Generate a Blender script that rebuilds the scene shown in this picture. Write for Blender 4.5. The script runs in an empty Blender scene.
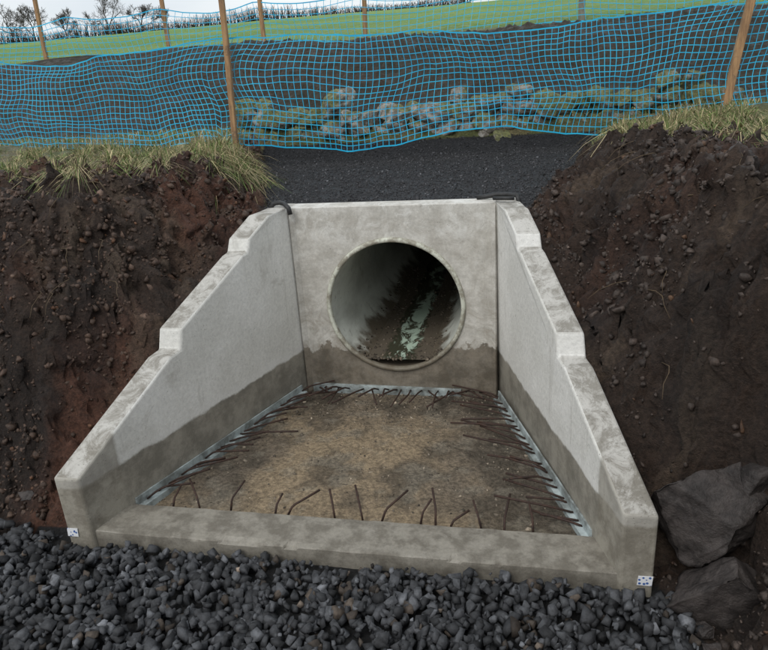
import bpy, bmesh, math, numpy as np
from mathutils import Vector, Matrix
rng=np.random.default_rng(7)
scene=bpy.context.scene
# ------------------------------------------------------------------ camera
cam=bpy.data.cameras.new("camera"); cam.sensor_width=36; cam.lens=36*666.2/768
cam.clip_start=.05; cam.clip_end=3000
co=bpy.data.objects.new("camera",cam); scene.collection.objects.link(co)
co.matrix_world=Matrix.Translation((1.0721,-5.3064,2.5898))@Matrix.Rotation(.2187,4,'Z')@Matrix.Rotation(math.pi/2-.3544,4,'X')@Matrix.Rotation(-.0672,4,'Z')
scene.camera=co
scene.view_settings.view_transform='Standard'; scene.view_settings.look='None'; scene.view_settings.exposure=0
# ------------------------------------------------------------------ light: sky with a cloud sheet
w=bpy.data.worlds.new("World"); scene.world=w; w.use_nodes=True
nt=w.node_tree; nt.nodes.clear()
sky=nt.nodes.new('ShaderNodeTexSky'); sky.sky_type='NISHITA'; sky.sun_disc=False
EL,AZ=math.radians(50),math.radians(200)
sky.sun_elevation=EL; sky.sun_rotation=AZ; sky.dust_density=3; sky.air_density=1.0; sky.ozone_density=1.0
tc=nt.nodes.new('ShaderNodeTexCoord');cn=nt.nodes.new('ShaderNodeTexNoise');cn.inputs['Scale'].default_value=2.2;cn.inputs['Detail'].default_value=7
mp=nt.nodes.new('ShaderNodeMapping');mp.inputs['Scale'].default_value=(1,1,3.5);nt.links.new(tc.outputs['Generated'],mp.inputs[0]);nt.links.new(mp.outputs[0],cn.inputs['Vector'])
cr=nt.nodes.new('ShaderNodeValToRGB');cr.color_ramp.elements[0].position=.3;cr.color_ramp.elements[0].color=(4.9,5.4,5.9,1);cr.color_ramp.elements[1].position=.62;cr.color_ramp.elements[1].color=(6.7,6.9,7.0,1)
nt.links.new(cn.outputs['Fac'],cr.inputs[0])
mx=nt.nodes.new('ShaderNodeMix');mx.data_type='RGBA';mx.inputs[0].default_value=.85
nt.links.new(sky.outputs[0],mx.inputs[6]);nt.links.new(cr.outputs[0],mx.inputs[7])
bg=nt.nodes.new('ShaderNodeBackground'); bg.inputs[1].default_value=.15
ow=nt.nodes.new('ShaderNodeOutputWorld'); nt.links.new(mx.outputs[2],bg.inputs[0]); nt.links.new(bg.outputs[0],ow.inputs[0])
sl=bpy.data.lights.new("sun",'SUN'); sl.energy=1.4; sl.angle=math.radians(30); sl.color=(1,.985,.96)
so=bpy.data.objects.new("sun",sl); scene.collection.objects.link(so)
sd=Vector((math.sin(AZ)*math.cos(EL),math.cos(AZ)*math.cos(EL),math.sin(EL)))
so.rotation_euler=sd.to_track_quat('Z','Y').to_euler(); so.location=sd*20
# ------------------------------------------------------------------ noise
P=rng.permutation(4096); T=rng.random(4096)
def vn(x,y,sd=0):
    x=np.asarray(x,float);y=np.asarray(y,float)
    xi=np.floor(x).astype(int);yi=np.floor(y).astype(int);fx=x-xi;fy=y-yi
    fx=fx*fx*(3-2*fx);fy=fy*fy*(3-2*fy)
    g=lambda a,b:T[P[(a+P[(b+sd*131)&4095])&4095]]
    return (g(xi,yi)*(1-fx)+g(xi+1,yi)*fx)*(1-fy)+(g(xi,yi+1)*(1-fx)+g(xi+1,yi+1)*fx)*fy
def fbm(x,y,o=4,sd=0):
    s=0;a=.5;t=0
    c,sn=math.cos(.6),math.sin(.6)
    for i in range(o):
        s=s+a*vn(x,y,sd+i);t+=a;a*=.5
        x,y=2.03*(c*x-sn*y)+3.1,2.03*(sn*x+c*y)+1.7
    return s/t
def ss(a,b,x):
    t=np.clip((x-a)/(b-a),0,1);return t*t*(3-2*t)
# ------------------------------------------------------------------ dims
W0,WF,LN,TH,HT=.8437,1.5945,2.2587,.177,1.62
K=(WF-W0)/LN
prof_s=[0,.27,.52,.56,.62,1.30,1.34,1.44,2.2587]
prof_z=[1.62,1.62,1.49,1.39,1.375,1.03,.885,.865,.40]
def H(x,y,detail=True):
    x=np.asarray(x,float);y=np.asarray(y,float);s=-y
    sc=np.clip(s,0,2.26)
    xo=W0+TH+K*sc
    wt=np.interp(sc,prof_s,prof_z)
    ax=np.abs(x); right=x>0
    n1=fbm(x*1.3,y*1.3,4,3)-.5
    crest=1.93+.05*np.clip(y,0,3)+.25*n1*ss(.2,.8,ax-xo)
    nr=np.where(right,(wt-.12)*(1-ss(1.6,2.15,s))+(-.1)*ss(1.6,2.15,s),(wt-.12)*(1-ss(1.9,2.3,s))-.1*ss(1.9,2.3,s))
    d=ax-xo-.35*n1
    wid=np.where(right,.85,1.0)
    st=np.where(right,.0+.2*ss(1.7,2.4,s),.0)
    zf=nr+(crest-nr)*ss(st,wid,d)
    g=1-ss(.8,2.15,s+.5*n1)
    zl=-.1+(zf+.1)*g
    zside=np.where(right,zf,zl)
    inside=ax<(xo-TH*.5)
    floor=-.065+.04*(fbm(x*4,y*4,4,9)-.5)
    front=(s>2.1)
    inner=np.where(front,-.12,floor)
    zfront=np.where(inside,inner,zside)
    zfront=np.where((s>2.26)&(ax<xo),-.12,zfront)
    zc=1.53+.09*(np.clip(y,.2,3)-.2)
    xb=W0+TH+np.where(right,.30,.38)*np.clip(y,0,2.6)+.12*n1
    zb=zc+(crest-zc)*ss(-.02,.5+.3*(1-ss(0,1,y)),ax-xb)
    zb=zb*(1-ss(2.5,3.0,y))+2.02*ss(2.5,3.0,y)
    rise=ss(4.3,8.2,y); zb=zb+1.33*rise+.22*(fbm(x*.5,y*.5,3,5)-.5)*ss(4.5,6,y)*(1-ss(9,12,y))
    fld=3.4+.0925*(y-9)
    far=13.67-.03*(y-120)
    zb=np.where(y>9,zb+(np.minimum(fld,far)+.6*(fbm(x*.02,y*.02,3,8)-.5)*ss(20,60,y)-zb)*ss(9,11,y),zb)
    z=np.where(y>.1,zb,zfront)
    mud=mudmask(x,y)
    if detail:
        wx=.15*(fbm(x*4,y*4,2,101)-.5);wy=.15*(fbm(x*4,y*4,2,102)-.5)
        a=fbm(x*2.6,y*2.6,3,21)-.5
        b=np.abs(fbm((x+wx)*5,(y+wy)*5,3,31)-.5)*2
        b2=np.abs(fbm((x+wx)*12,(y+wy)*12,2,35)-.5)*2
        c=fbm(x*26,y*26,2,41)-.5
        z=z+mud*np.where(y>3.5,.45,1)*(.22*a+.24*(b-.2)+.13*(b2-.2)+.055*c)
        z=z+(1-mud)*.02*(fbm(x*8,y*8,3,51)-.5)
    return z
def side(x,y,z):
    m=mudmask(x,y)*(np.asarray(y)<3)*(np.abs(x)>1.12+K*np.clip(-np.asarray(y),0,2.26))
    h1=fbm(y*3.2+7,z*3.2,3,121)-.5
    h2=.5-np.abs(fbm(y*8+3*z,z*8,3,124)-.5)*4
    h3=fbm(y*21,z*21,2,127)-.5
    sg=np.sign(x)
    dx=m*sg*(-.18*h1-.06*h2-.06*h3)
    lim=W0+TH+K*np.clip(-np.asarray(y),0,2.26)+.01
    nx_=x+dx
    nx_=np.where((np.abs(nx_)<lim)&(m>0),sg*np.minimum(np.abs(x),lim),nx_)
    dy=m*(-.06)*(fbm(x*6+z*4,z*7,3,131)-.5)*ss(.3,.8,-np.asarray(y))
    return nx_,y+dy
def gravmask(x,y):
    ax=np.abs(x);xb=W0+TH+np.where(x>0,.30,.38)*np.clip(y,0,2.6)+.12*(fbm(x*1.3,y*1.3,4,3)-.5)
    return ((y>.1)&(y<2.75)&(ax<xb+.1))*1.
def mudmask(x,y):
    ax=np.abs(x);s=-y
    xo=W0+TH+K*np.clip(s,0,2.26)
    side=ss(0,.15,ax-xo)
    front=np.where(x>0,ss(1.8,2.05,ax),1-ss(1.9,2.25,s+.4*(fbm(x*2,y*2,2,77)-.5)))
    m=side*np.where(s>2.26,np.where(x>0,ss(1.85,2.1,ax),0),np.where(x>0,1,front))
    gb=1-ss(.8,1.5,y+1.1*(fbm(x*1.5,y*1.5,3,78)-.5)+.25*(ax-1.5))
    xb=W0+TH+np.where(x>0,.30,.38)*np.clip(y,0,2.6)
    mb=ss(.0,.12,ax-xb)*np.where((y<2.6),np.maximum(gb,1-ss(.15,.45,ax-xb)),0)
    m=np.where(y>.1,mb,m)
    m=np.maximum(m,.8*ss(4.0,4.8,y)*(1-ss(8.6,9.4,y+.5*fbm(x*.6,y*0,2,4))))
    return m
# ------------------------------------------------------------------ helpers
def mesh_obj(name,V,F,mat=None,parent=None,cols=None,smooth=False):
    me=bpy.data.meshes.new(name)
    V=np.asarray(V,np.float32)
    if isinstance(F,np.ndarray):
        k=F.shape[1];me.vertices.add(len(V));me.vertices.foreach_set('co',V.ravel())
        me.loops.add(F.size);me.loops.foreach_set('vertex_index',F.astype(np.int32).ravel())
        me.polygons.add(len(F));me.polygons.foreach_set('loop_start',np.arange(0,F.size,k,dtype=np.int32))
        me.update(calc_edges=True);me.validate()
    else:
        me.from_pydata(V.tolist(),[],F)
    if cols is not None:
        a=me.color_attributes.new('Col','FLOAT_COLOR','POINT')
        c=np.ones((len(V),4),np.float32);c[:,:3]=cols;a.data.foreach_set('color',c.ravel())
    if smooth: me.polygons.foreach_set('use_smooth',np.ones(len(me.polygons),bool))
    if mat: me.materials.append(mat)
    me.update()
    o=bpy.data.objects.new(name,me);scene.collection.objects.link(o)
    if parent:o.parent=parent
    return o
def empty(name):
    o=bpy.data.objects.new(name,None);scene.collection.objects.link(o);return o
class N:
    def __init__(s,name,rough=.85):
        s.m=bpy.data.materials.new(name);s.m.use_nodes=True;s.t=s.m.node_tree;s.b=s.t.nodes['Principled BSDF']
        s.b.inputs['Roughness'].default_value=rough;s.b.inputs['Specular IOR Level'].default_value=.35
        s.g=s.t.nodes.new('ShaderNodeNewGeometry')
        s.sx=s.t.nodes.new('ShaderNodeSeparateXYZ');s.t.links.new(s.g.outputs['Position'],s.sx.inputs[0])
        s.sn=s.t.nodes.new('ShaderNodeSeparateXYZ');s.t.links.new(s.g.outputs['Normal'],s.sn.inputs[0])
    def l(s,a,b):s.t.links.new(a,b)
    def noise(s,scale,det=6,rough=.6,stretch=None,dist=0):
        n=s.t.nodes.new('ShaderNodeTexNoise');n.inputs['Scale'].default_value=scale;n.inputs['Detail'].default_value=det;n.inputs['Roughness'].default_value=rough;n.inputs['Distortion'].default_value=dist
        if stretch:
            mp=s.t.nodes.new('ShaderNodeMapping');mp.inputs['Scale'].default_value=stretch;s.l(s.g.outputs['Position'],mp.inputs[0]);s.l(mp.outputs[0],n.inputs['Vector'])
        else: s.l(s.g.outputs['Position'],n.inputs['Vector'])
        return n.outputs['Fac']
    def math(s,op,a,b=None,c=None):
        n=s.t.nodes.new('ShaderNodeMath');n.operation=op
        for i,v in enumerate((a,b,c)):
            if v is None:continue
            if isinstance(v,(int,float)):n.inputs[i].default_value=v
            else:s.l(v,n.inputs[i])
        return n.outputs[0]
    def rng(s,v,a,b,c=0,d=1):
        n=s.t.nodes.new('ShaderNodeMapRange');n.interpolation_type='SMOOTHSTEP'
        s.l(v,n.inputs[0]);n.inputs[1].default_value=a;n.inputs[2].default_value=b;n.inputs[3].default_value=c;n.inputs[4].default_value=d;return n.outputs[0]
    def mix(s,f,a,b,mode='MIX'):
        n=s.t.nodes.new('ShaderNodeMix');n.data_type='RGBA';n.blend_type=mode
        if isinstance(f,(int,float)):n.inputs[0].default_value=f
        else:s.l(f,n.inputs[0])
        for i,v in ((6,a),(7,b)):
            if isinstance(v,tuple):n.inputs[i].default_value=(*v,1)
            else:s.l(v,n.inputs[i])
        return n.outputs[2]
    def gray(s,v):
        n=s.t.nodes.new('ShaderNodeCombineXYZ')
        for i in range(3):s.l(v,n.inputs[i])
        return n.outputs[0]
    def attr(s,name='Col'):
        n=s.t.nodes.new('ShaderNodeAttribute');n.attribute_name=name;return n.outputs['Color']
    def col(s,c):
        if isinstance(c,tuple):s.b.inputs['Base Color'].default_value=(*c,1)
        else:s.l(c,s.b.inputs['Base Color'])
    def bump(s,h,st=.5,dist=.02):
        n=s.t.nodes.new('ShaderNodeBump');n.inputs['Strength'].default_value=st;n.inputs['Distance'].default_value=dist
        s.l(h,n.inputs['Height']);s.l(n.outputs[0],s.b.inputs['Normal'])
# ------------------------------------------------------------------ materials
def m_ground():
    n=N('ground_soil',.8)
    c=n.attr();f=n.rng(n.noise(35,8,.7),.3,.75,.5,1.5)
    n.col(n.mix(1,c,n.gray(f),'MULTIPLY'))
    n.bump(n.math('ADD',n.noise(60,8,.75),n.math('MULTIPLY',n.noise(18,6,.7),1.2)),.9,.04);n.l(n.rng(n.noise(6),.35,.6,.42,.85),n.b.inputs['Roughness']);return n.m
def m_attr(name,rough=.8,bs=80,bd=.004,var=(.7,1.3),ns=30):
    n=N(name,rough);c=n.attr();f=n.rng(n.noise(ns,5,.7),.3,.7,*var)
    n.col(n.mix(1,c,n.gray(f),'MULTIPLY'));n.bump(n.noise(bs,5,.7),.6,bd);return n.m
def m_concrete(name,kind):
    n=N(name,.8)
    big=n.noise(1.6,6,.6);fine=n.noise(40,8,.75);mid=n.noise(7,6,.65)
    if kind=='wing': c=n.mix(n.rng(big,.38,.62),(.77,.76,.72),(.67,.66,.615))
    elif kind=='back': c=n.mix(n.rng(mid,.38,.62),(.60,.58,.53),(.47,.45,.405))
    else: c=n.mix(n.rng(mid,.38,.62),(.27,.25,.21),(.16,.145,.118))
    c=n.mix(1,c,n.gray(n.rng(fine,.25,.75,.82,1.1)),'MULTIPLY')
    st=n.noise(1,6,.65,(11,11,.6),.3)
    c=n.mix(n.rng(st,.56,.72,0,.35),c,(.34,.32,.28))
    c=n.mix(n.rng(n.noise(2.3,7,.7,None,.6),.57,.70,0,.45),c,(.36,.335,.29))
    if kind!='sill':
        if kind=='back':
            bl=n.math('MULTIPLY',n.rng(n.sx.outputs[2],1.15,1.5),n.rng(n.noise(5,7,.75,None,.8),.48,.60,0,.7))
            c=n.mix(bl,c,(.70,.69,.65))
            bt=n.math('MULTIPLY',n.rng(n.sx.outputs[2],1.60,1.5),n.rng(n.sx.outputs[2],.3,1.0,1,.35))
            c=n.mix(n.math('MULTIPLY',bt,n.rng(n.noise(4,7,.75,None,1.),.42,.60,0,.8)),c,(.28,.245,.195))
        hgt={'wing':.33,'back':.36}[kind]
        zz=n.math('ADD',n.sx.outputs[2],n.math('MULTIPLY',n.math('SUBTRACT',n.noise(3.5,5,.65),.5),.10 if kind=='wing' else .5))
        wet=n.rng(zz,hgt-.015,hgt+.010,1,0)
        wc=n.mix(n.rng(n.noise(4,7,.75),.38,.62),(.29,.265,.215),(.15,.135,.105))
        if kind=='back': wc=n.mix(n.rng(n.noise(4,7,.75),.38,.62),(.20,.17,.13),(.09,.075,.055))
        c=n.mix(n.math('MULTIPLY',wet,.90),c,wc)
        if kind=='wing':
            ln_=n.math('MULTIPLY',n.rng(zz,hgt+.0,hgt+.02,0,1),n.rng(zz,hgt+.03,hgt+.09,.35,0))
            c=n.mix(ln_,c,(.74,.73,.70))
            toe=n.rng(n.math('ADD',n.sx.outputs[1],n.math('MULTIPLY',mid,.06)),-1.955,-1.925,.75,0)
            tcol=n.mix(n.rng(n.noise(5,7,.75),.38,.62),(.36,.335,.28),(.19,.17,.135))
            c=n.mix(toe,c,tcol)
            top=n.rng(n.sn.outputs[2],.5,.8,0,1)
            tc=n.mix(n.rng(n.noise(7,8,.8,None,.6),.40,.60),(.47,.455,.42),(.20,.185,.155))
            tc=n.mix(n.rng(n.noise(55,4,.7),.58,.68,0,.6),tc,(.09,.08,.065))
            c=n.mix(n.math('MULTIPLY',top,.88),c,tc)
    c=n.mix(n.rng(n.noise(14,8,.8),.62,.68,0,.6),c,(.12,.095,.07))
    vo=n.t.nodes.new('ShaderNodeTexVoronoi');vo.inputs['Scale'].default_value=38;n.l(n.g.outputs['Position'],vo.inputs['Vector'])
    pin=n.math('MULTIPLY',n.rng(vo.outputs['Distance'],.07,.13,1,0),n.rng(n.noise(6),.48,.56))
    c=n.mix(n.math('MULTIPLY',pin,.7),c,(.14,.13,.11))
    n.col(c)
    hh=n.math('SUBTRACT',n.math('ADD',n.math('MULTIPLY',fine,.6),mid),n.math('MULTIPLY',pin,.5))
    n.bump(hh,.6,.010)
    n.l(n.rng(n.sx.outputs[2],.2,.5,.45,.85) if kind!='sill' else n.rng(mid,.4,.6,.35,.8),n.b.inputs['Roughness'])
    return n.m
def m_simple(name,c1,c2,scale,rough=.7,bump=.003,metal=0,det=6):
    n=N(name,rough);f=n.noise(scale,det,.7);n.col(n.mix(n.rng(f,.35,.65),c1,c2));n.bump(n.noise(scale*4,5,.7),.6,bump)
    n.b.inputs['Metallic'].default_value=metal;return n.m
M_ground=m_ground()
M_wing=m_concrete('concrete_wing','wing');M_back=m_concrete('concrete_back','back');M_sill=m_concrete('concrete_sill','sill')
M_stone=m_attr('crushed_stone',.72,60,.006,(.6,1.4),25)
M_clod=m_attr('mud_clod',.6,50,.012,(.5,1.5),30)
M_rock=m_attr('rock_face',.6,22,.03,(.45,1.5),9)
M_grass=m_attr('grass_blade',.7,10,.0001,(.9,1.1),5)
M_rebar=m_simple('rusty_steel',(.06,.032,.022),(.03,.02,.017),40,.7)
M_strip=m_simple('galvanised_strip',(.42,.48,.48),(.15,.16,.15),6,.5,.002,.1)
def m_wood(name,c1,c2):
    n=N(name,.8);f=n.noise(6,8,.75,(6,6,.5));c=n.mix(n.rng(f,.38,.62),c1,c2)
    c=n.mix(n.rng(n.noise(5,6,.7),.55,.65,0,.6),c,(.10,.08,.06));n.col(c);n.bump(f,.7,.006);return n.m
M_post=m_wood('post_wood',(.42,.255,.125),(.24,.14,.075))
M_postg=m_wood('post_weathered',(.26,.24,.19),(.15,.14,.11))
M_rubber=m_simple('black_rubber',(.02,.02,.02),(.035,.035,.035),12,.5)
n=N('blue_netting',.4);n.col(n.mix(n.rng(n.noise(3),.3,.7),(.01,.38,.66),(.03,.52,.80)));M_net=n.m
M_bark=m_simple('bark',(.10,.085,.07),(.06,.05,.045),3,.9)
# ------------------------------------------------------------------ ground
xs=np.concatenate([-np.geomspace(500,4.6,60),np.arange(-4.5,4.5,.02),np.geomspace(4.6,500,60)])
ys=np.concatenate([-np.geomspace(300,4.8,30),np.arange(-4.7,3.2,.021),np.arange(3.2,12,.08),np.geomspace(12.1,700,90)])
X,Y=np.meshgrid(xs,ys)
Z=H(X,Y)
mud=mudmask(X,Y);gm=gravmask(X,Y)
def lerp(a,b,t):return a*(1-t[...,None])+b*t[...,None]
def A(*c):return np.array(c,float)
n2=fbm(X*1.1,Y*1.1,4,61)
grass=lerp(np.broadcast_to(A(.115,.125,.045),X.shape+(3,)),A(.17,.145,.07),ss(.4,.6,fbm(X*3,Y*3,3,62)))
fieldc=lerp(np.broadcast_to(A(.11,.25,.03),X.shape+(3,)),A(.18,.31,.055),ss(.35,.65,fbm(X*.06,Y*.15,4,63)))
fieldc=lerp(fieldc,A(.19,.22,.07),ss(.45,.7,fbm(X*.5,Y*.9,4,67))*.4)
C=lerp(grass,fieldc,ss(8.5,11,Y))
mc=lerp(np.broadcast_to(A(.050,.033,.024),X.shape+(3,)),A(.125,.055,.034),ss(.43,.60,n2)*(X<0)*.85+ss(.5,.7,n2)*(X>0)*.3)
mc=lerp(mc,A(.15,.108,.076),ss(.52,.72,fbm(X*5,Y*5,4,64))*.55)
mc=lerp(mc,A(.020,.015,.013),ss(.50,.7,fbm(X*3,Y*3,4,66))*.6)
mc=lerp(mc,A(.020,.017,.015),ss(3.5,4.5,Y)*.85)
cm=np.where((Y<=.12),ss(-.1,0,np.abs(X)-(W0+TH+K*np.clip(-Y,0,2.26))),0)
C=lerp(C,mc,np.maximum(np.clip(mud,0,1)**.5,cm))
C=lerp(C,A(.032,.032,.034),gm*(1-mud*.5))
ins=(Y<.1)&(Y>-2.1)&(np.abs(X)<W0+TH*.5+K*np.clip(-Y,0,2.3))
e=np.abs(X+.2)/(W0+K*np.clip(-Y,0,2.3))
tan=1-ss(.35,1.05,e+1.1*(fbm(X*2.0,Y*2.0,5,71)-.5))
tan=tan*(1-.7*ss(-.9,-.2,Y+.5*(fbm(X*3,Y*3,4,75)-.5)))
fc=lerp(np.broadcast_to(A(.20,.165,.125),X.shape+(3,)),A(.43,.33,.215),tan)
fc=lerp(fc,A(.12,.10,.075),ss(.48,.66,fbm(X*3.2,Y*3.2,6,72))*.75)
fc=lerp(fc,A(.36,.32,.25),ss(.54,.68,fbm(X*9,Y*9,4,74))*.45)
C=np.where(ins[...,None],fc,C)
fr=(Y<=-2.1)&(mud<.3)&(np.abs(X)<2.1); C=np.where(fr[...,None],A(.022,.022,.022),C)
fr=(Y<=-2.3)&(mud<.3); C=np.where(fr[...,None],A(.022,.022,.022),C)
nx,ny=len(xs),len(ys)
idx=np.arange(nx*ny).reshape(ny,nx)
F=np.stack([idx[:-1,:-1],idx[:-1,1:],idx[1:,1:],idx[1:,:-1]],-1).reshape(-1,4)
cx=(X[:-1,:-1]+X[1:,1:]).ravel()/2;cy=(Y[:-1,:-1]+Y[1:,1:]).ravel()/2
keep=~((np.abs(cx)<.98)&(cy>-.0)&(cy<.17))
F=F[keep]
X2,Y2=side(X,Y,Z)
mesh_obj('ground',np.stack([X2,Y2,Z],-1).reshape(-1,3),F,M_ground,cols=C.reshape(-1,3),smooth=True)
# ------------------------------------------------------------------ scatter of stones
def hull(pts):
    bm=bmesh.new()
    for p in pts:bm.verts.new(p)
    bmesh.ops.convex_hull(bm,input=bm.verts)
    bmesh.ops.delete(bm,geom=[v for v in bm.verts if not v.link_faces],context='VERTS')
    bmesh.ops.triangulate(bm,faces=bm.faces);bm.verts.index_update()
    V=np.array([v.co[:] for v in bm.verts]);Fc=np.array([[v.index for v in f.verts] for f in bm.faces]);bm.free()
    return V,Fc
def variants(k,npt=9,flat=.7):
    out=[]
    for i in range(k):
        pts=rng.normal(size=(npt,3));pts/=np.linalg.norm(pts,axis=1)[:,None];pts*=rng.uniform(.8,1.15,(npt,1))
        pts*=np.array([1,rng.uniform(.55,.9),rng.uniform(.4,flat+.1)])
        out.append(hull(pts))
    return out
VAR=variants(40)
def blocks(k,n0=5,n1=9,lo=.42):
    out=[]
    for i in range(k):
        bm=bmesh.new();bmesh.ops.create_cube(bm,size=1.5)
        sc_=Vector((1,rng.uniform(.6,.95),rng.uniform(.45,.8)))
        for v in bm.verts:v.co=Vector([c*s+rng.normal()*.14 for c,s in zip(v.co,sc_)])
        for _ in range(rng.integers(n0,n1)):
            nrm=Vector(rng.normal(size=3)).normalized()
            bmesh.ops.bisect_plane(bm,geom=bm.verts[:]+bm.edges[:]+bm.faces[:],plane_co=nrm*rng.uniform(lo,.68),plane_no=nrm,clear_outer=True)
        pts=[v.co[:] for v in bm.verts];bm.free()
        out.append(hull(pts))
    return out
BLK=blocks(50,2,5,.36)
def crags(k):
    out=[]
    for V,Fc in blocks(k,4,7):
        bm=bmesh.new()
        vs=[bm.verts.new(v) for v in V]
        for f in Fc:
            try:bm.faces.new([vs[i] for i in f])
            except ValueError:pass
        for _ in range(4):
            bmesh.ops.subdivide_edges(bm,edges=bm.edges[:],cuts=1,use_grid_fill=True)
            bmesh.ops.triangulate(bm,faces=bm.faces[:])
        bm.normal_update();bm.verts.index_update()
        V2=np.array([v.co[:] for v in bm.verts]);Nn=np.array([v.normal[:] for v in bm.verts])
        F2=np.array([[v.index for v in f.verts] for f in bm.faces]);bm.free()
        d=.16*(fbm(V2[:,0]*3+V2[:,2]*2,V2[:,1]*3-V2[:,2]*2,4,151)-.5)-.10*np.abs(fbm(V2[:,0]*2+9-V2[:,2],V2[:,2]*6+V2[:,1],3,157)-.5)
        out.append((V2+Nn*d[:,None],F2))
    return out
def lumps(k,sub=2,amp=.25,fr=1.5):
    out=[]
    for i in range(k):
        bm=bmesh.new();bmesh.ops.create_icosphere(bm,subdivisions=sub,radius=1)
        bm.verts.index_update()
        V=np.array([v.co[:] for v in bm.verts]);Fc=np.array([[v.index for v in f.verts] for f in bm.faces]);bm.free()
        o=rng.uniform(0,50,3)
        d=fbm(V[:,0]*fr+o[0]+V[:,2],V[:,1]*fr+o[1]-V[:,2],4,i)-.5+.6*(fbm(V[:,2]*fr*1.3+o[2],V[:,0]*fr*1.3+o[0],4,i+5)-.5)
        V=V*(1+amp*2*d)[:,None]*np.array([1,rng.uniform(.7,1),rng.uniform(.55,.85)])
        out.append((V,Fc))
    return out
def scatter(name,pos,size,mat,base,var=VAR,cvar=.35,tilt=1.,smooth=False,parent=None,brown=0):
    Vs=[];Fs=[];Cs=[];off=0
    pos=np.asarray(pos)
    for p,s in zip(pos,size):
        V,Fc=var[rng.integers(len(var))]
        a,b,c=rng.uniform(0,6.28),rng.normal()*.5*tilt,rng.normal()*.5*tilt
        Rm=np.array(Matrix.Rotation(b,3,'X')@Matrix.Rotation(c,3,'Y')@Matrix.Rotation(a,3,'Z'))
        Vs.append(V@Rm.T*s+p);Fs.append(Fc+off);off+=len(V)
        k=math.exp(rng.normal()*cvar);cc=np.array(base)*k
        if brown and rng.random()<brown:cc=cc*np.array([1.5,1.15,.85])
        Cs.append(np.repeat(cc[None],len(V),0))
    return mesh_obj(name,np.concatenate(Vs),np.concatenate(Fs),mat,parent,np.concatenate(Cs),smooth)
P0=[];S0=[]
for layer,(cnt,zo,smin,smax) in enumerate([(4800,-.095,.024,.046),(4800,-.065,.021,.052),(3600,-.045,.012,.044)]):
    x=rng.uniform(-4.2,2.35,cnt);y=rng.uniform(-4.4,-2.0,cnt)
    k=(y<-2.28)|((x<-1.86)&(y<-2.12-.3*(vn(x*3,y*0,5)-.5)))
    k&=~((x>1.50)&(x<1.88)&(y>-2.32))
    k&=~((x<-1.50)&(x>-1.88)&(y>-2.32))
    k&=(mudmask(x,y)<.35)
    x,y=x[k],y[k]
    P0+=list(np.stack([x,y,zo+.06*(fbm(x*1.5,y*1.5,3,90)-.5)-.05*ss(0,-2,y+2.3)+rng.uniform(-.012,.012,len(x))],1));S0+=list(np.exp(rng.uniform(np.log(smin),np.log(smax),len(x))))
scatter('gravel',P0,S0,M_stone,(.045,.0465,.050),var=BLK,cvar=.48,tilt=2.4,brown=.06)
x=rng.uniform(-2.2,2.2,20000);y=rng.uniform(.22,2.9,20000);k=(gravmask(x,y)>.5);x,y=x[k],y[k]
scatter('gravel_backfill',np.stack([x,y,H(x,y)+.002],1),np.exp(rng.normal(size=len(x))*.4)*.0085,M_stone,(.038,.038,.040),cvar=.5,tilt=2)
x=rng.uniform(-4.4,4.0,120000);y=rng.uniform(-3.2,2.4,120000)
mm=mudmask(x,y);k=(mm>.5)&(rng.random(120000)<.12+.88*ss(.42,.60,fbm(x*2.5,y*2.5,3,95)));x,y=x[k][:26000],y[k][:26000]
sz=np.exp(rng.normal(size=len(x))*.6)*.012;sz=np.clip(sz,.004,.045)
zz=H(x,y);x2,y2=side(x,y,zz)
LC=variants(26,13,.8)
L=x<0
scatter('mud_clods',np.stack([x2[L],y2[L],zz[L]-sz[L]*.15],1),sz[L],M_clod,(.060,.038,.027),var=LC,cvar=.28,tilt=2.5,brown=.05)
scatter('mud_clods',np.stack([x2[~L],y2[~L],zz[~L]-sz[~L]*.15],1),sz[~L],M_clod,(.050,.037,.030),var=LC,cvar=.28,tilt=2.5,brown=.03)
CR=crags(6)
rk=[(2.10,-2.10,.30,.34),(2.16,-2.36,.02,.28),(2.34,-2.0,.5,.30),(2.05,-2.62,-.12,.12),(2.02,-1.55,.62,.09),(2.5,-.5,1.45,.09),(2.7,.1,1.7,.10),(1.96,-2.5,-.08,.07),(-2.3,-1.95,.0,.07)]
scatter('rock',[(a,b,c) for a,b,c,d in rk],[d for *_,d in rk],M_rock,(.045,.038,.035),var=CR,cvar=.1,tilt=1.6,smooth=False)
x=rng.uniform(-1.5,1.5,3800);y=-2*rng.random(3800)**1.6
k=np.abs(x)<W0-.05+K*-y;x,y=x[k],y[k];k=(y>-.5)|(rng.random(len(x))<.35)|(np.abs(x)/(W0-K*y)>.75);x,y=x[k],y[k]
k=y>-1.88;x,y=x[k],y[k]
scatter('loose_stones',np.stack([x,y,H(x,y)],1),np.exp(rng.normal(size=len(x))*.5)*.008,M_stone,(.15,.125,.095),cvar=.5)
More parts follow.
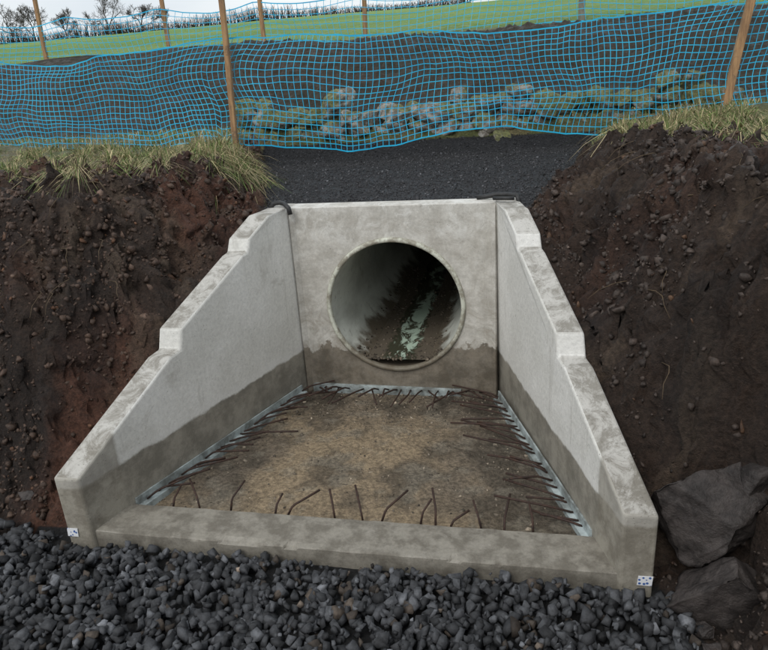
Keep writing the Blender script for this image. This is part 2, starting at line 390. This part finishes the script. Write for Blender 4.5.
# ------------------------------------------------------------------ headwall
hw=empty('concrete_headwall')
def bevel(o,wd=.014,seg=2):
    m=o.modifiers.new('b','BEVEL');m.width=wd;m.segments=seg;m.limit_method='ANGLE';m.angle_limit=math.radians(25)
    for p in o.data.polygons:p.use_smooth=False
def recalc(o):
    bm=bmesh.new();bm.from_mesh(o.data);bmesh.ops.recalc_face_normals(bm,faces=bm.faces);bm.to_mesh(o.data);bm.free()
def prism(name,poly_a,poly_b,mat,parent):
    n_=len(poly_a);V=list(poly_a)+list(poly_b)
    Fc=[list(range(n_)),list(range(2*n_-1,n_-1,-1))]+[[i,i+n_,(i+1)%n_+n_,(i+1)%n_] for i in range(n_)]
    o=mesh_obj(name,V,Fc,mat,parent);recalc(o);return o
for sg,nm in ((-1,'wing_wall_a'),(1,'wing_wall_b')):
    pr=[(s,z) for s,z in zip(prof_s,prof_z)]+[(2.2587,-.35),(-.0,-.35)]
    a=[(sg*(W0+K*s),-s,z) for s,z in pr];b=[(sg*(W0+TH+K*s),-s,z) for s,z in pr]
    a[0]=(sg*(W0+.004),.203,1.624);b[0]=(sg*(W0+TH),.203,1.624);a[-1]=(sg*(W0+.004),.203,-.35);b[-1]=(sg*(W0+TH),.203,-.35)
    a.append((sg*W0,0,-.35));b.append((sg*(W0+TH),0,-.35));a.insert(1,(sg*W0,0,1.624));b.insert(1,(sg*(W0+TH),0,1.624))
    o=prism(nm,a[:-2]+[a[-1],a[-2]],b[:-2]+[b[-1],b[-2]],M_wing,hw);bevel(o,.018,3)
prism('corner_grout',[(-W0+.03,-.001,-.1),(-W0-.01,-.03,-.1),(-W0-.01,.01,-.1)],[(-W0+.03,-.001,1.6),(-W0-.01,-.03,1.6),(-W0-.01,.01,1.6)],M_back,hw)
prism('corner_grout',[(W0-.022,-.001,-.1),(W0+.01,-.025,-.1),(W0+.01,.01,-.1)],[(W0-.022,-.001,1.6),(W0+.01,-.025,1.6),(W0+.01,.01,1.6)],M_back,hw)
R0=.6;PZ=.749
NS=96;ang=[2*math.pi*i/NS for i in range(NS)]
def rect(a,x0,x1,z0,z1,cz):
    c,s=math.cos(a),math.sin(a);t=1e9
    if c>1e-9:t=min(t,x1/c)
    if c<-1e-9:t=min(t,x0/c)
    if s>1e-9:t=min(t,(z1-cz)/s)
    if s<-1e-9:t=min(t,(z0-cz)/s)
    return (c*t,cz+s*t)
def corners(x0,x1,z0,z1,cz):
    return sorted(ang+[math.atan2(z-cz,x)%(2*math.pi) for x in (x0,x1) for z in (z0,z1)])
aa=corners(-W0-.02,W0+.02,-.35,HT,PZ);m_=len(aa)
V=[];
for yy in (0.,.2):
    V+=[(R0*math.cos(a),yy,PZ+R0*math.sin(a)) for a in aa]
    V+=[(rect(a,-W0-.02,W0+.02,-.35,HT,PZ)[0],yy,rect(a,-W0-.02,W0+.02,-.35,HT,PZ)[1]) for a in aa]
Fc=[]
for i in range(m_):
    j=(i+1)%m_
    Fc+=[[i,j,m_+j,m_+i],[2*m_+i,3*m_+i,3*m_+j,2*m_+j],[m_+i,m_+j,3*m_+j,3*m_+i],[i,2*m_+i,2*m_+j,j]]
o=mesh_obj('back_wall',V,Fc,M_back,hw);recalc(o);bevel(o,.012)
def xin(s):return W0+K*s+.02
SY0,SY1=2.235,1.93
nseg=200;Vt=[];Fq=[]
rows=[(SY0+.0,-.34),(SY0+.0,-.06),(SY0+.0,-.022),(SY0-.001,-.006),(SY0-.006,.001),(SY0-.05,.004),(SY0-.10,.004),((SY0+SY1)/2,.006),(SY1+.06,.006),(SY1+.010,.003),(SY1,-.012),(SY1,-.3)]
for i in range(nseg+1):
    t=i/nseg
    for j,(s,z) in enumerate(rows):
        x_=-xin(s)+2*xin(s)*t
        chip=.02*max(0,float(fbm(x_*7,3.3,4,17))-.60)*5 if j in (3,4) else 0
        jit=.008*(float(fbm(x_*9,s*9,4,12))-.5) if z>-.2 else 0
        Vt.append((x_,-s+jit+chip,z-chip*.6+(.008*(float(fbm(x_*9,s*12,4,13))-.5) if z>-.2 else 0)))
r_=len(rows)
for i in range(nseg):
    for j in range(r_-1):Fq.append([i*r_+j,i*r_+j+1,(i+1)*r_+j+1,(i+1)*r_+j])
o=mesh_obj('toe_beam',Vt,Fq,M_sill,hw,smooth=False);recalc(o)
for sg in (-1,1):
    s0,s1=.12,1.92
    def pt(s,off,z):return (sg*(W0+K*s-off),-s,z)
    lo=[(.0,-.12),(.0,.035),(.014,.035),(.016,-.02),(.055,-.028),(.06,-.12)]
    prism('edge_strip',[pt(s0,f-.004,z) for f,z in lo],[pt(s1,f-.004,z) for f,z in lo],M_strip,hw)
prism('edge_strip',[(-.80,-y_,z+.006) for y_,z in [(-.004,-.12),(-.004,.0),(.035,-.005),(.04,-.12)]],[(.55,-y_-.01,z-.012) for y_,z in [(-.004,-.12),(-.004,.0),(.035,-.005),(.04,-.12)]],M_strip,hw)
# ------------------------------------------------------------------ tubes
class Tubes:
    def __init__(s):s.V=[];s.F=[];s.n=0
    def add(s,pts,rad,k=6):
        pts=[Vector(p) for p in pts]
        if not hasattr(rad,'__len__'):rad=[rad]*len(pts)
        up=Vector((.13,.21,.97))
        for i,p in enumerate(pts):
            d=(pts[min(i+1,len(pts)-1)]-pts[max(i-1,0)]).normalized()
            a=d.cross(up)
            if a.length<.05:a=d.cross(Vector((1,0,0)))
            a.normalize();b=d.cross(a)
            for j in range(k):
                q=p+(a*math.cos(6.28318*j/k)+b*math.sin(6.28318*j/k))*rad[i];s.V.append(q[:])
        for i in range(len(pts)-1):
            for j in range(k):
                s.F.append([s.n+i*k+j,s.n+i*k+(j+1)%k,s.n+(i+1)*k+(j+1)%k,s.n+(i+1)*k+j])
        s.F.append([s.n+j for j in range(k)][::-1]);s.F.append([s.n+(len(pts)-1)*k+j for j in range(k)])
        s.n+=k*len(pts)
    def obj(s,name,mat,parent=None,smooth=True):
        return mesh_obj(name,s.V,s.F,mat,parent,smooth=smooth)
rb=Tubes()
def bar(p,d,ln,lift,bend=0,r=.0075):
    p=Vector(p);d=Vector(d).normalized();sd_=Vector((-d.y,d.x,0))
    k=rng.uniform(.15,.35)
    q=p+d*ln*k+Vector((0,0,lift*.6))
    e_=p+d*ln+sd_*bend+Vector((0,0,lift))
    rb.add([p,p.lerp(q,.8),q.lerp(e_,.06),q.lerp(e_,.5),e_],r,6)
for i in range(20):
    s=.16+i*.088+rng.uniform(-.03,.03)
    bar((-(W0+K*s)+.01,-s,-.02),(1,rng.uniform(-.1,.75),0),rng.uniform(.22,.5),rng.uniform(.02,.10),rng.uniform(-.08,.08))
for i in range(22):
    s=.16+i*.08+rng.uniform(-.03,.03)
    bar(((W0+K*s)-.01,-s,-.02),(-1,rng.uniform(-.25,.4),0),rng.uniform(.22,.55),rng.uniform(.02,.08),rng.uniform(-.07,.07))
for i in range(20):
    x_=-.74+i*.078+rng.uniform(-.03,.03)
    bar((x_,-.05,-.02),(rng.uniform(-.7,.7),-1,0),rng.uniform(.2,.46),rng.uniform(.02,.10),rng.uniform(-.06,.06))
for x_ in (-1.22,-1.05,-.82,-.52,-.40,-.1,.10,.20,.44,.56,.66,.84,1.0,1.16):
    bar((x_+rng.uniform(-.03,.03),-1.90,-.03),(rng.uniform(-.7,.7),rng.uniform(.5,1),0),rng.uniform(.12,.3),rng.uniform(.05,.14),rng.uniform(-.03,.03))
rb.obj('rebar',M_rebar)
# ------------------------------------------------------------------ pipe
pe=empty('drainage_pipe')
def ringmesh(name,prof,mat,parent,k=96):
    V=[];Fc=[]
    for r,y_ in prof:
        V+=[(r*math.cos(6.283185*i/k),y_,PZ+r*math.sin(6.283185*i/k)) for i in range(k)]
    for j in range(len(prof)-1):
        for i in range(k):Fc.append([j*k+i,j*k+(i+1)%k,(j+1)*k+(i+1)%k,(j+1)*k+i])
    return mesh_obj(name,V,Fc,mat,parent,smooth=True)
RI=.568
n=N('pipe_lining',.4)
nz=n.math('SUBTRACT',n.sx.outputs[2],PZ)
c=n.mix(n.rng(n.noise(4,6,.65,(1,.35,1)),.35,.65),(.68,.70,.64),(.50,.51,.46))
c=n.mix(n.rng(n.noise(3,7,.7,(1,.5,1)),.54,.68,0,.5),c,(.26,.24,.19))
c=n.mix(n.rng(n.math('ADD',nz,n.math('MULTIPLY',n.noise(5,5),.35)),-.30,-.18,1,0),c,(.13,.108,.08))
c=n.mix(n.rng(n.noise(12,6,.7),.6,.7,0,.5),c,(.11,.09,.065))
n.col(c);n.bump(n.noise(20,5),.3,.006);M_pl=n.m
ringmesh('pipe_lining',[(RI,-.012)]+[(RI+(.004 if j%10==0 else 0),.05+j*.1) for j in range(130)]+[(.001,13.1)],M_pl,pe)
n=N('pipe_rim',.6);c=n.mix(n.rng(n.noise(9,7,.75),.40,.60),(.58,.59,.50),(.26,.24,.19))
c=n.mix(n.rng(n.math('ADD',n.sx.outputs[2],n.math('MULTIPLY',n.noise(6),.25)),.38,.62,.85,0),c,(.12,.095,.065));n.col(c);n.bump(n.noise(30),.4,.004);M_rim=n.m
ringmesh('pipe_rim',[(RI-.002,.02),(RI-.001,-.018),(RI+.008,-.026),(R0-.006,-.024),(R0+.003,-.014),(R0+.004,.01)],M_rim,pe)
zw=PZ-RI+.075;hwid=math.sqrt(RI**2-(RI-.075)**2)
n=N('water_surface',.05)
glint=n.math('ADD',n.noise(6,7,.75,(1,.45,1),.8),n.math('MULTIPLY',n.math('ABSOLUTE',n.math('SUBTRACT',n.sx.outputs[0],.05)),-.8))  # mask for pale green glints painted into the water colour
f=n.rng(glint,.45,.52)
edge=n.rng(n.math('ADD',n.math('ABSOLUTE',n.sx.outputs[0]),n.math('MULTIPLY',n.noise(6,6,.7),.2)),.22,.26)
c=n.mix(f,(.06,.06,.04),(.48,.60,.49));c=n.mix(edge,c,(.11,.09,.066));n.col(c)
n.l(n.math('MAXIMUM',n.math('MULTIPLY',edge,.6),.05),n.b.inputs['Roughness'])
n.b.inputs['Specular IOR Level'].default_value=.6;n.bump(n.noise(9,5,.6,(1,.5,1)),.35,.015);M_wat=n.m
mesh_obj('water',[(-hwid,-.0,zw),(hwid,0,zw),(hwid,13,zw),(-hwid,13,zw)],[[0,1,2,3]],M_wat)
cnt=700;y_=.0+rng.random(cnt)**1.5*3;sdx=rng.uniform(-.38,.38,cnt);k=(np.abs(sdx)>.1)|(y_<.12);y_,sdx=y_[k],sdx[k]
zz=PZ-np.sqrt(RI**2-sdx**2)
scatter('silt_debris',np.stack([sdx,y_,np.maximum(zz,zw)],1),rng.uniform(.005,.024,len(y_)),M_clod,(.085,.068,.05),var=LC)
# ------------------------------------------------------------------ straps, tags
tb=Tubes()
tb.add([(-1.03,.02,1.61),(-1.0,.03,1.655),(-.95,.04,1.66),(-.90,.01,1.655),(-.86,-.05,1.65),(-.83,-.08,1.635),(-.82,-.08,1.58)],.02,8);tb.obj('lifting_strap',M_rubber)
tb=Tubes()
tb.add([(.70,.14,1.638),(.78,.13,1.645),(.86,.12,1.66),(.95,.11,1.66),(1.02,.05,1.66),(1.04,0,1.61)],.018,8);tb.add([(.84,.0,1.65),(.93,-.06,1.66),(1.0,-.05,1.655)],.014,8);tb.obj('lifting_strap',M_rubber)
n=N('tag_print',.4)
vo=n.t.nodes.new('ShaderNodeTexVoronoi');vo.inputs['Scale'].default_value=45;n.l(n.g.outputs['Position'],vo.inputs['Vector'])
n.col(n.mix(n.rng(vo.outputs['Distance'],.3,.36),(.05,.12,.35),(.75,.76,.78)));M_tag=n.m
for sg,x0,z0 in ((-1,-1.765,-.0),(1,1.685,-.01)):
    mesh_obj('survey_tag',[(x0,-2.262,z0-.03),(x0+.075,-2.262,z0-.03),(x0+.08,-2.262,z0+.032),(x0+.005,-2.262,z0+.03),(x0,-2.266,z0-.03),(x0+.075,-2.266,z0-.03),(x0+.08,-2.266,z0+.032),(x0+.005,-2.266,z0+.03)],[[0,1,2,3],[7,6,5,4],[0,4,5,1],[1,5,6,2],[2,6,7,3],[3,7,4,0]],M_tag)
# ------------------------------------------------------------------ posts
def post(p,q,wd,mat):
    p,q=Vector(p),Vector(q);bm=bmesh.new();k=7
    d=(q-p)
    rings=[]
    for i in range(k+1):
        t=i/k;c_=p+d*t+Vector((.008*math.sin(t*5+p.x),.006*math.cos(t*4),0));s_=wd/2*(1-.08*t)
        rings.append([bm.verts.new(c_+Vector((a*s_,b*s_,0))) for a,b in ((-1,-1),(1,-.95),(.95,1),(-1,1))])
    for i in range(k):
        for j in range(4):bm.faces.new([rings[i][j],rings[i][(j+1)%4],rings[i+1][(j+1)%4],rings[i+1][j]])
    tip=bm.verts.new(q+Vector((.2*wd,0,wd*.25)))
    for j in range(4):bm.faces.new([rings[k][j],rings[k][(j+1)%4],tip])
    bmesh.ops.recalc_face_normals(bm,faces=bm.faces)
    me=bpy.data.meshes.new('wooden_post');bm.to_mesh(me);bm.free();me.materials.append(mat)
    o=bpy.data.objects.new('wooden_post',me);scene.collection.objects.link(o)
    m=o.modifiers.new('b','BEVEL');m.width=.006
post((-2.14,2.03,1.85),(-2.09,2.06,3.65),.06,M_post)
post((3.12,2.6,1.9),(3.34,2.66,3.6),.08,M_post)
post((-6.3,2.6,1.9),(-6.25,2.6,3.3),.06,M_post)
for x_,zt in ((-9.8,4.85),(-6.7,4.9),(-4.45,5.0),(-2.2,5.0),(5.2,5.0),(8.4,5)):
    post((x_,9.5,3.0),(x_+.04,9.5,zt),.085,M_post)
post((2.2,10.2,3.0),(2.2,10.2,5.1),.13,M_postg)
# ------------------------------------------------------------------ netting
def net(name,x0,x1,fy,fbot,ftop,cell,rows,tw):
    V=[];Fc=[]
    nc=int((x1-x0)/cell)
    def pos(i,j):
        u=x0+cell*i;t=j/rows
        zb,zt=fbot(u),ftop(u)
        x_=u+.09*(float(vn(i*.08,j*.17,3))-.5)*2+.06*math.sin(t*2.5+u*1.3)
        z_=zb+(zt-zb)*t+.08*(float(vn(i*.10,j*.3,8))-.5)+.02*(float(vn(i*.5,j*.5,9))-.5)
        return Vector((x_,fy(u,t),z_))
    G=[[pos(i,j) for j in range(rows+1)] for i in range(nc+1)]
    def rib(a,b,wd,ax):
        k=len(V);o=Vector(ax)*wd/2;th=Vector((0,.0015,0))
        V.extend([(a-o-th)[:],(b-o-th)[:],(b+o-th)[:],(a+o-th)[:],(a-o+th)[:],(b-o+th)[:],(b+o+th)[:],(a+o+th)[:]])
        Fc.extend([[k,k+1,k+2,k+3],[k+7,k+6,k+5,k+4],[k,k+4,k+5,k+1],[k+3,k+2,k+6,k+7]])
    for i in range(nc+1):
        for j in range(rows+1):
            if j<rows: rib(G[i][j],G[i][j+1],tw*.8,(1,0,0))
            if i<nc: rib(G[i][j],G[i+1][j],tw*(1.9 if j in(0,rows) else 1.1),(0,0,1))
    return mesh_obj(name,V,Fc,M_net)
def ftop(u):
    p=[(-9,3.15),(-6.3,3.2),(-4.3,3.02),(-2.2,3.14),(0,3.02),(1.6,3.04),(3.2,3.18),(6,3.0),(9,3.1)]
    return float(np.interp(u,[a for a,b in p],[b for a,b in p]))-.05*math.sin((u%1.9)/1.9*3.14)
def fbot(u):
    return 2.03-.10*float(vn(u*.9,3,2))+.06*math.sin(u*2.1)+(.0 if u<-2.3 else -.06)+.05*(float(vn(u*4,1,6))-.5)
def fy(u,t):
    base=float(np.interp(u,[-9,-6.3,-2.2,0,3.15,9],[2.7,2.55,2.13,2.3,2.70,3.2]))
    pin=min(1,abs(u+2.13)*2.5)
    return base+pin*(.09*math.sin(u*1.7+1)*(1-abs(2*t-1))-(.14*(1-t)*float(vn(u*1.5,5,4)))+.03*math.sin(u*9+t*3)*(1-t))
net('barrier_netting',-8.5,8,fy,fbot,ftop,.066,17,.0072)
net('barrier_netting',-14,12,lambda u,t:9.42+.08*math.sin(u*1.1+t),lambda u:3.30+.1*math.sin(u),lambda u:4.30-.14*abs(math.sin(u*1.4)),.15,8,.011)
# ------------------------------------------------------------------ dry stone wall
sw_pos=[];sw_s=[]
for c_ in range(4):
    x_=-2.35
    while x_<3.4:
        big=(-1.3<x_<.8)
        s_=rng.uniform(.14,.20)*(1.25 if big else 1)
        hh=1.80+c_*.185+rng.uniform(-.03,.03)
        if c_<3 or rng.random()<.45:
            sw_pos.append((x_,2.95+rng.uniform(-.05,.05)+.03*c_,hh));sw_s.append(s_)
        x_+=s_*1.2
n=N('mossy_stone',.9)
xm=n.rng(n.math('ABSOLUTE',n.math('ADD',n.sx.outputs[0],.25)),.6,1.3,-.02,.05)
moss=n.math('ADD',n.math('ADD',n.noise(2.6,7,.72),xm),n.math('MULTIPLY',n.sn.outputs[2],.10))
c=n.mix(n.rng(n.noise(9,6,.7),.42,.58),(.40,.375,.33),(.15,.13,.105))
c=n.mix(n.rng(moss,.50,.58,0,.88),c,n.mix(n.rng(n.noise(30,4),.4,.6),(.20,.205,.07),(.09,.095,.035)))
n.col(c);n.bump(n.noise(25,8,.75),.9,.03);M_moss=n.m
scatter('dry_stone_wall',sw_pos,sw_s,M_moss,(.3,.3,.3),var=CR+lumps(6,4,.45),tilt=.8,smooth=False)
# ------------------------------------------------------------------ grass
def blades(name,x,y,hgt,droop=.5,dirx=None,wd=.0035,green=.5,ang=None):
    n_=len(x);z=H(x,y);x,y=side(x,y,z);z=z-.01
    a=rng.uniform(0,6.28,n_) if ang is None else ang
    lean=rng.uniform(.15,1.0,n_)*droop*hgt*1.6
    dx=np.cos(a)*lean;dy=np.sin(a)*lean
    if dirx is not None:dx=dx+dirx[0]*hgt;dy=dy+dirx[1]*hgt
    px=np.full(n_,wd)*rng.uniform(.6,1.3,n_);py=px*rng.uniform(-.6,.6,n_)
    ln_=np.sqrt(dx*dx+dy*dy)
    V=np.zeros((n_,7,3))
    zf=lambda t:z+hgt*t-.55*droop*ln_*t*t*1.5
    for k,(t,ww) in enumerate(((0,1),(.4,.85),(.75,.6))):
        zz=zf(t);tt=.4*t+.6*t*t
        xx=x+dx*tt;yy=y+dy*tt
        V[:,2*k]=np.stack([xx-px*ww,yy-py*ww,zz],1);V[:,2*k+1]=np.stack([xx+px*ww,yy+py*ww,zz],1)
    V[:,6]=np.stack([x+dx,y+dy,zf(1.)],1)
    b=np.arange(n_)[:,None]*7
    F_=np.concatenate([b+np.array([[0,1,3]]),b+np.array([[0,3,2]]),b+np.array([[2,3,5]]),b+np.array([[2,5,4]]),b+np.array([[4,5,6]])])
    g=(rng.random(n_)<green)[:,None]
    c=np.where(g,np.array([[.10,.145,.04]]),np.array([[.32,.265,.15]]))*np.exp(rng.normal(size=(n_,1))*.38)
    return mesh_obj(name,V.reshape(-1,3),F_,M_grass,cols=np.repeat(c,7,0))
n_=60000
x=rng.uniform(-8,7,n_);y=rng.uniform(.3,4.6,n_)
m_=mudmask(x,y);g_=gravmask(x,y);k=(m_<.45)&(g_<.5)&(np.abs(x)>1.2)&(rng.random(n_)<.15+ss(.38,.6,fbm(x*2,y*2,3,99)))
k&=~((y>2.55)&(y<3.3)&(x>-2.4)&(x<3.4))
x,y=x[k],y[k]
blades('grass',x,y,rng.uniform(.03,.11,len(x)),.7,green=.6)
tx=[];ty=[];th=[];ta=[]
def clump(cx_,cy_,nn,h_,r_=.05):
    a=rng.uniform(0,6.28,nn);r=np.abs(rng.normal(0,r_,nn))
    tx.extend(cx_+np.cos(a)*r);ty.extend(cy_+np.sin(a)*r);ta.extend(a+rng.normal(size=nn)*.5);th.extend(rng.uniform(.4,1,nn)*h_)
for (x0,x1,y0,y1,cn,hm) in ((-2.1,-1.6,.65,1.5,20,.40),(-2.2,-1.7,.30,.8,14,.36),(-2.9,-2.0,-.05,1.0,26,.32),(-2.85,-2.35,-.5,.1,14,.3),(-4.6,-2.8,-.2,1.2,32,.28),(-2.6,-1.9,1.3,2.1,14,.3),(-5.5,-3,1.2,2.4,26,.26),
        (1.85,2.5,.8,1.9,26,.36),(2.2,3.3,.45,1.6,40,.36),(3.0,4.2,.6,2.0,28,.3),(1.9,3.2,1.8,2.5,24,.3),(2.4,3.0,-.1,.5,10,.28)):
    for _ in range(cn):
        clump(rng.uniform(x0,x1),rng.uniform(y0,y1),rng.integers(80,220),rng.uniform(.35,1)*hm,rng.uniform(.03,.07))
blades('grass_tussocks',np.array(tx),np.array(ty),np.array(th),1.15,dirx=(0,-.45),wd=.0026,green=.45,ang=np.array(ta))
rt=Tubes()
for i in range(90):
    sg=1 if i%2 else -1
    x_=sg*rng.uniform(1.6,2.9);y_=rng.uniform(-1.7,.9);z_=float(H(x_,y_));xa,ya=side(np.array([x_]),np.array([y_]),np.array([z_]));x_,y_=float(xa[0]),float(ya[0]);a=rng.uniform(0,6.28);ln=rng.uniform(.08,.3)
    pts=[(x_+math.cos(a)*ln*t+.03*math.sin(t*5),y_-.1*t+math.sin(a)*ln*t,z_+.02+.05*math.sin(3*t)-.1*t) for t in (0,.25,.5,.75,1)]
    rt.add(pts,[.0035,.003,.0025,.002,.0012],5)
rt.obj('roots',m_simple('root',(.12,.085,.05),(.07,.05,.03),20,.9))
# ------------------------------------------------------------------ distant trees and hedge
def tree(x0,y0,hh,seed,name='bare_tree'):
    r=np.random.default_rng(seed);tb=Tubes();z0=float(H(x0,y0,False))-.3
    def br(p,d,ln,rad,dep):
        pts=[p];q=p;dd=d
        for i in range(3):
            dd=(dd+Vector(r.normal(size=3))*.13+Vector((0,0,.05))).normalized();q=q+dd*ln/3;pts.append(q)
        tb.add([v[:] for v in pts],[rad,rad*.88,rad*.76,rad*.62],4 if dep<3 else 3)
        if dep>=6:return
        nb=r.integers(2,4) if dep<5 else 2
        for k in range(nb+1):
            t=r.uniform(.4,1) if k<nb else 1
            o=pts[0].lerp(pts[-1],t) if t<1 else pts[-1]
            nd=(dd+Vector(r.normal(size=3))*.55+Vector((0,0,.12))).normalized()
            br(o,nd,ln*r.uniform(.6,.82),max(rad*.58,.018),dep+1)
    br(Vector((x0,y0,z0)),Vector((0,0,1)),hh*.26,hh*.02,0)
    tb.obj(name,M_bark)
for i,(x_,y_,h_) in enumerate([(-93,121,10),(-88,124,8),(-78,122,12),(-72,125,9),(-66,122,7),(-99,122,11)]):
    tree(x_,y_,h_,100+i)
hd=Tubes()
for i in range(2600):
    x_=rng.uniform(-105,-8);y_=121+rng.uniform(-1.2,1.2);z_=float(H(x_,y_,False))-.1
    hmax=(1.0+2.6*float(fbm(x_*.09,3,3,44)))*(1 if x_<-40 else .6)
    p=Vector((x_,y_,z_));q=p+Vector((rng.normal()*.5,rng.normal()*.3,hmax*rng.uniform(.5,1)));mdl=p.lerp(q,.5)+Vector((rng.normal()*.12,0,0))
    hd.add([p,mdl,q],[.05,.035,.02],3)
hd.obj('hedge',M_bark)
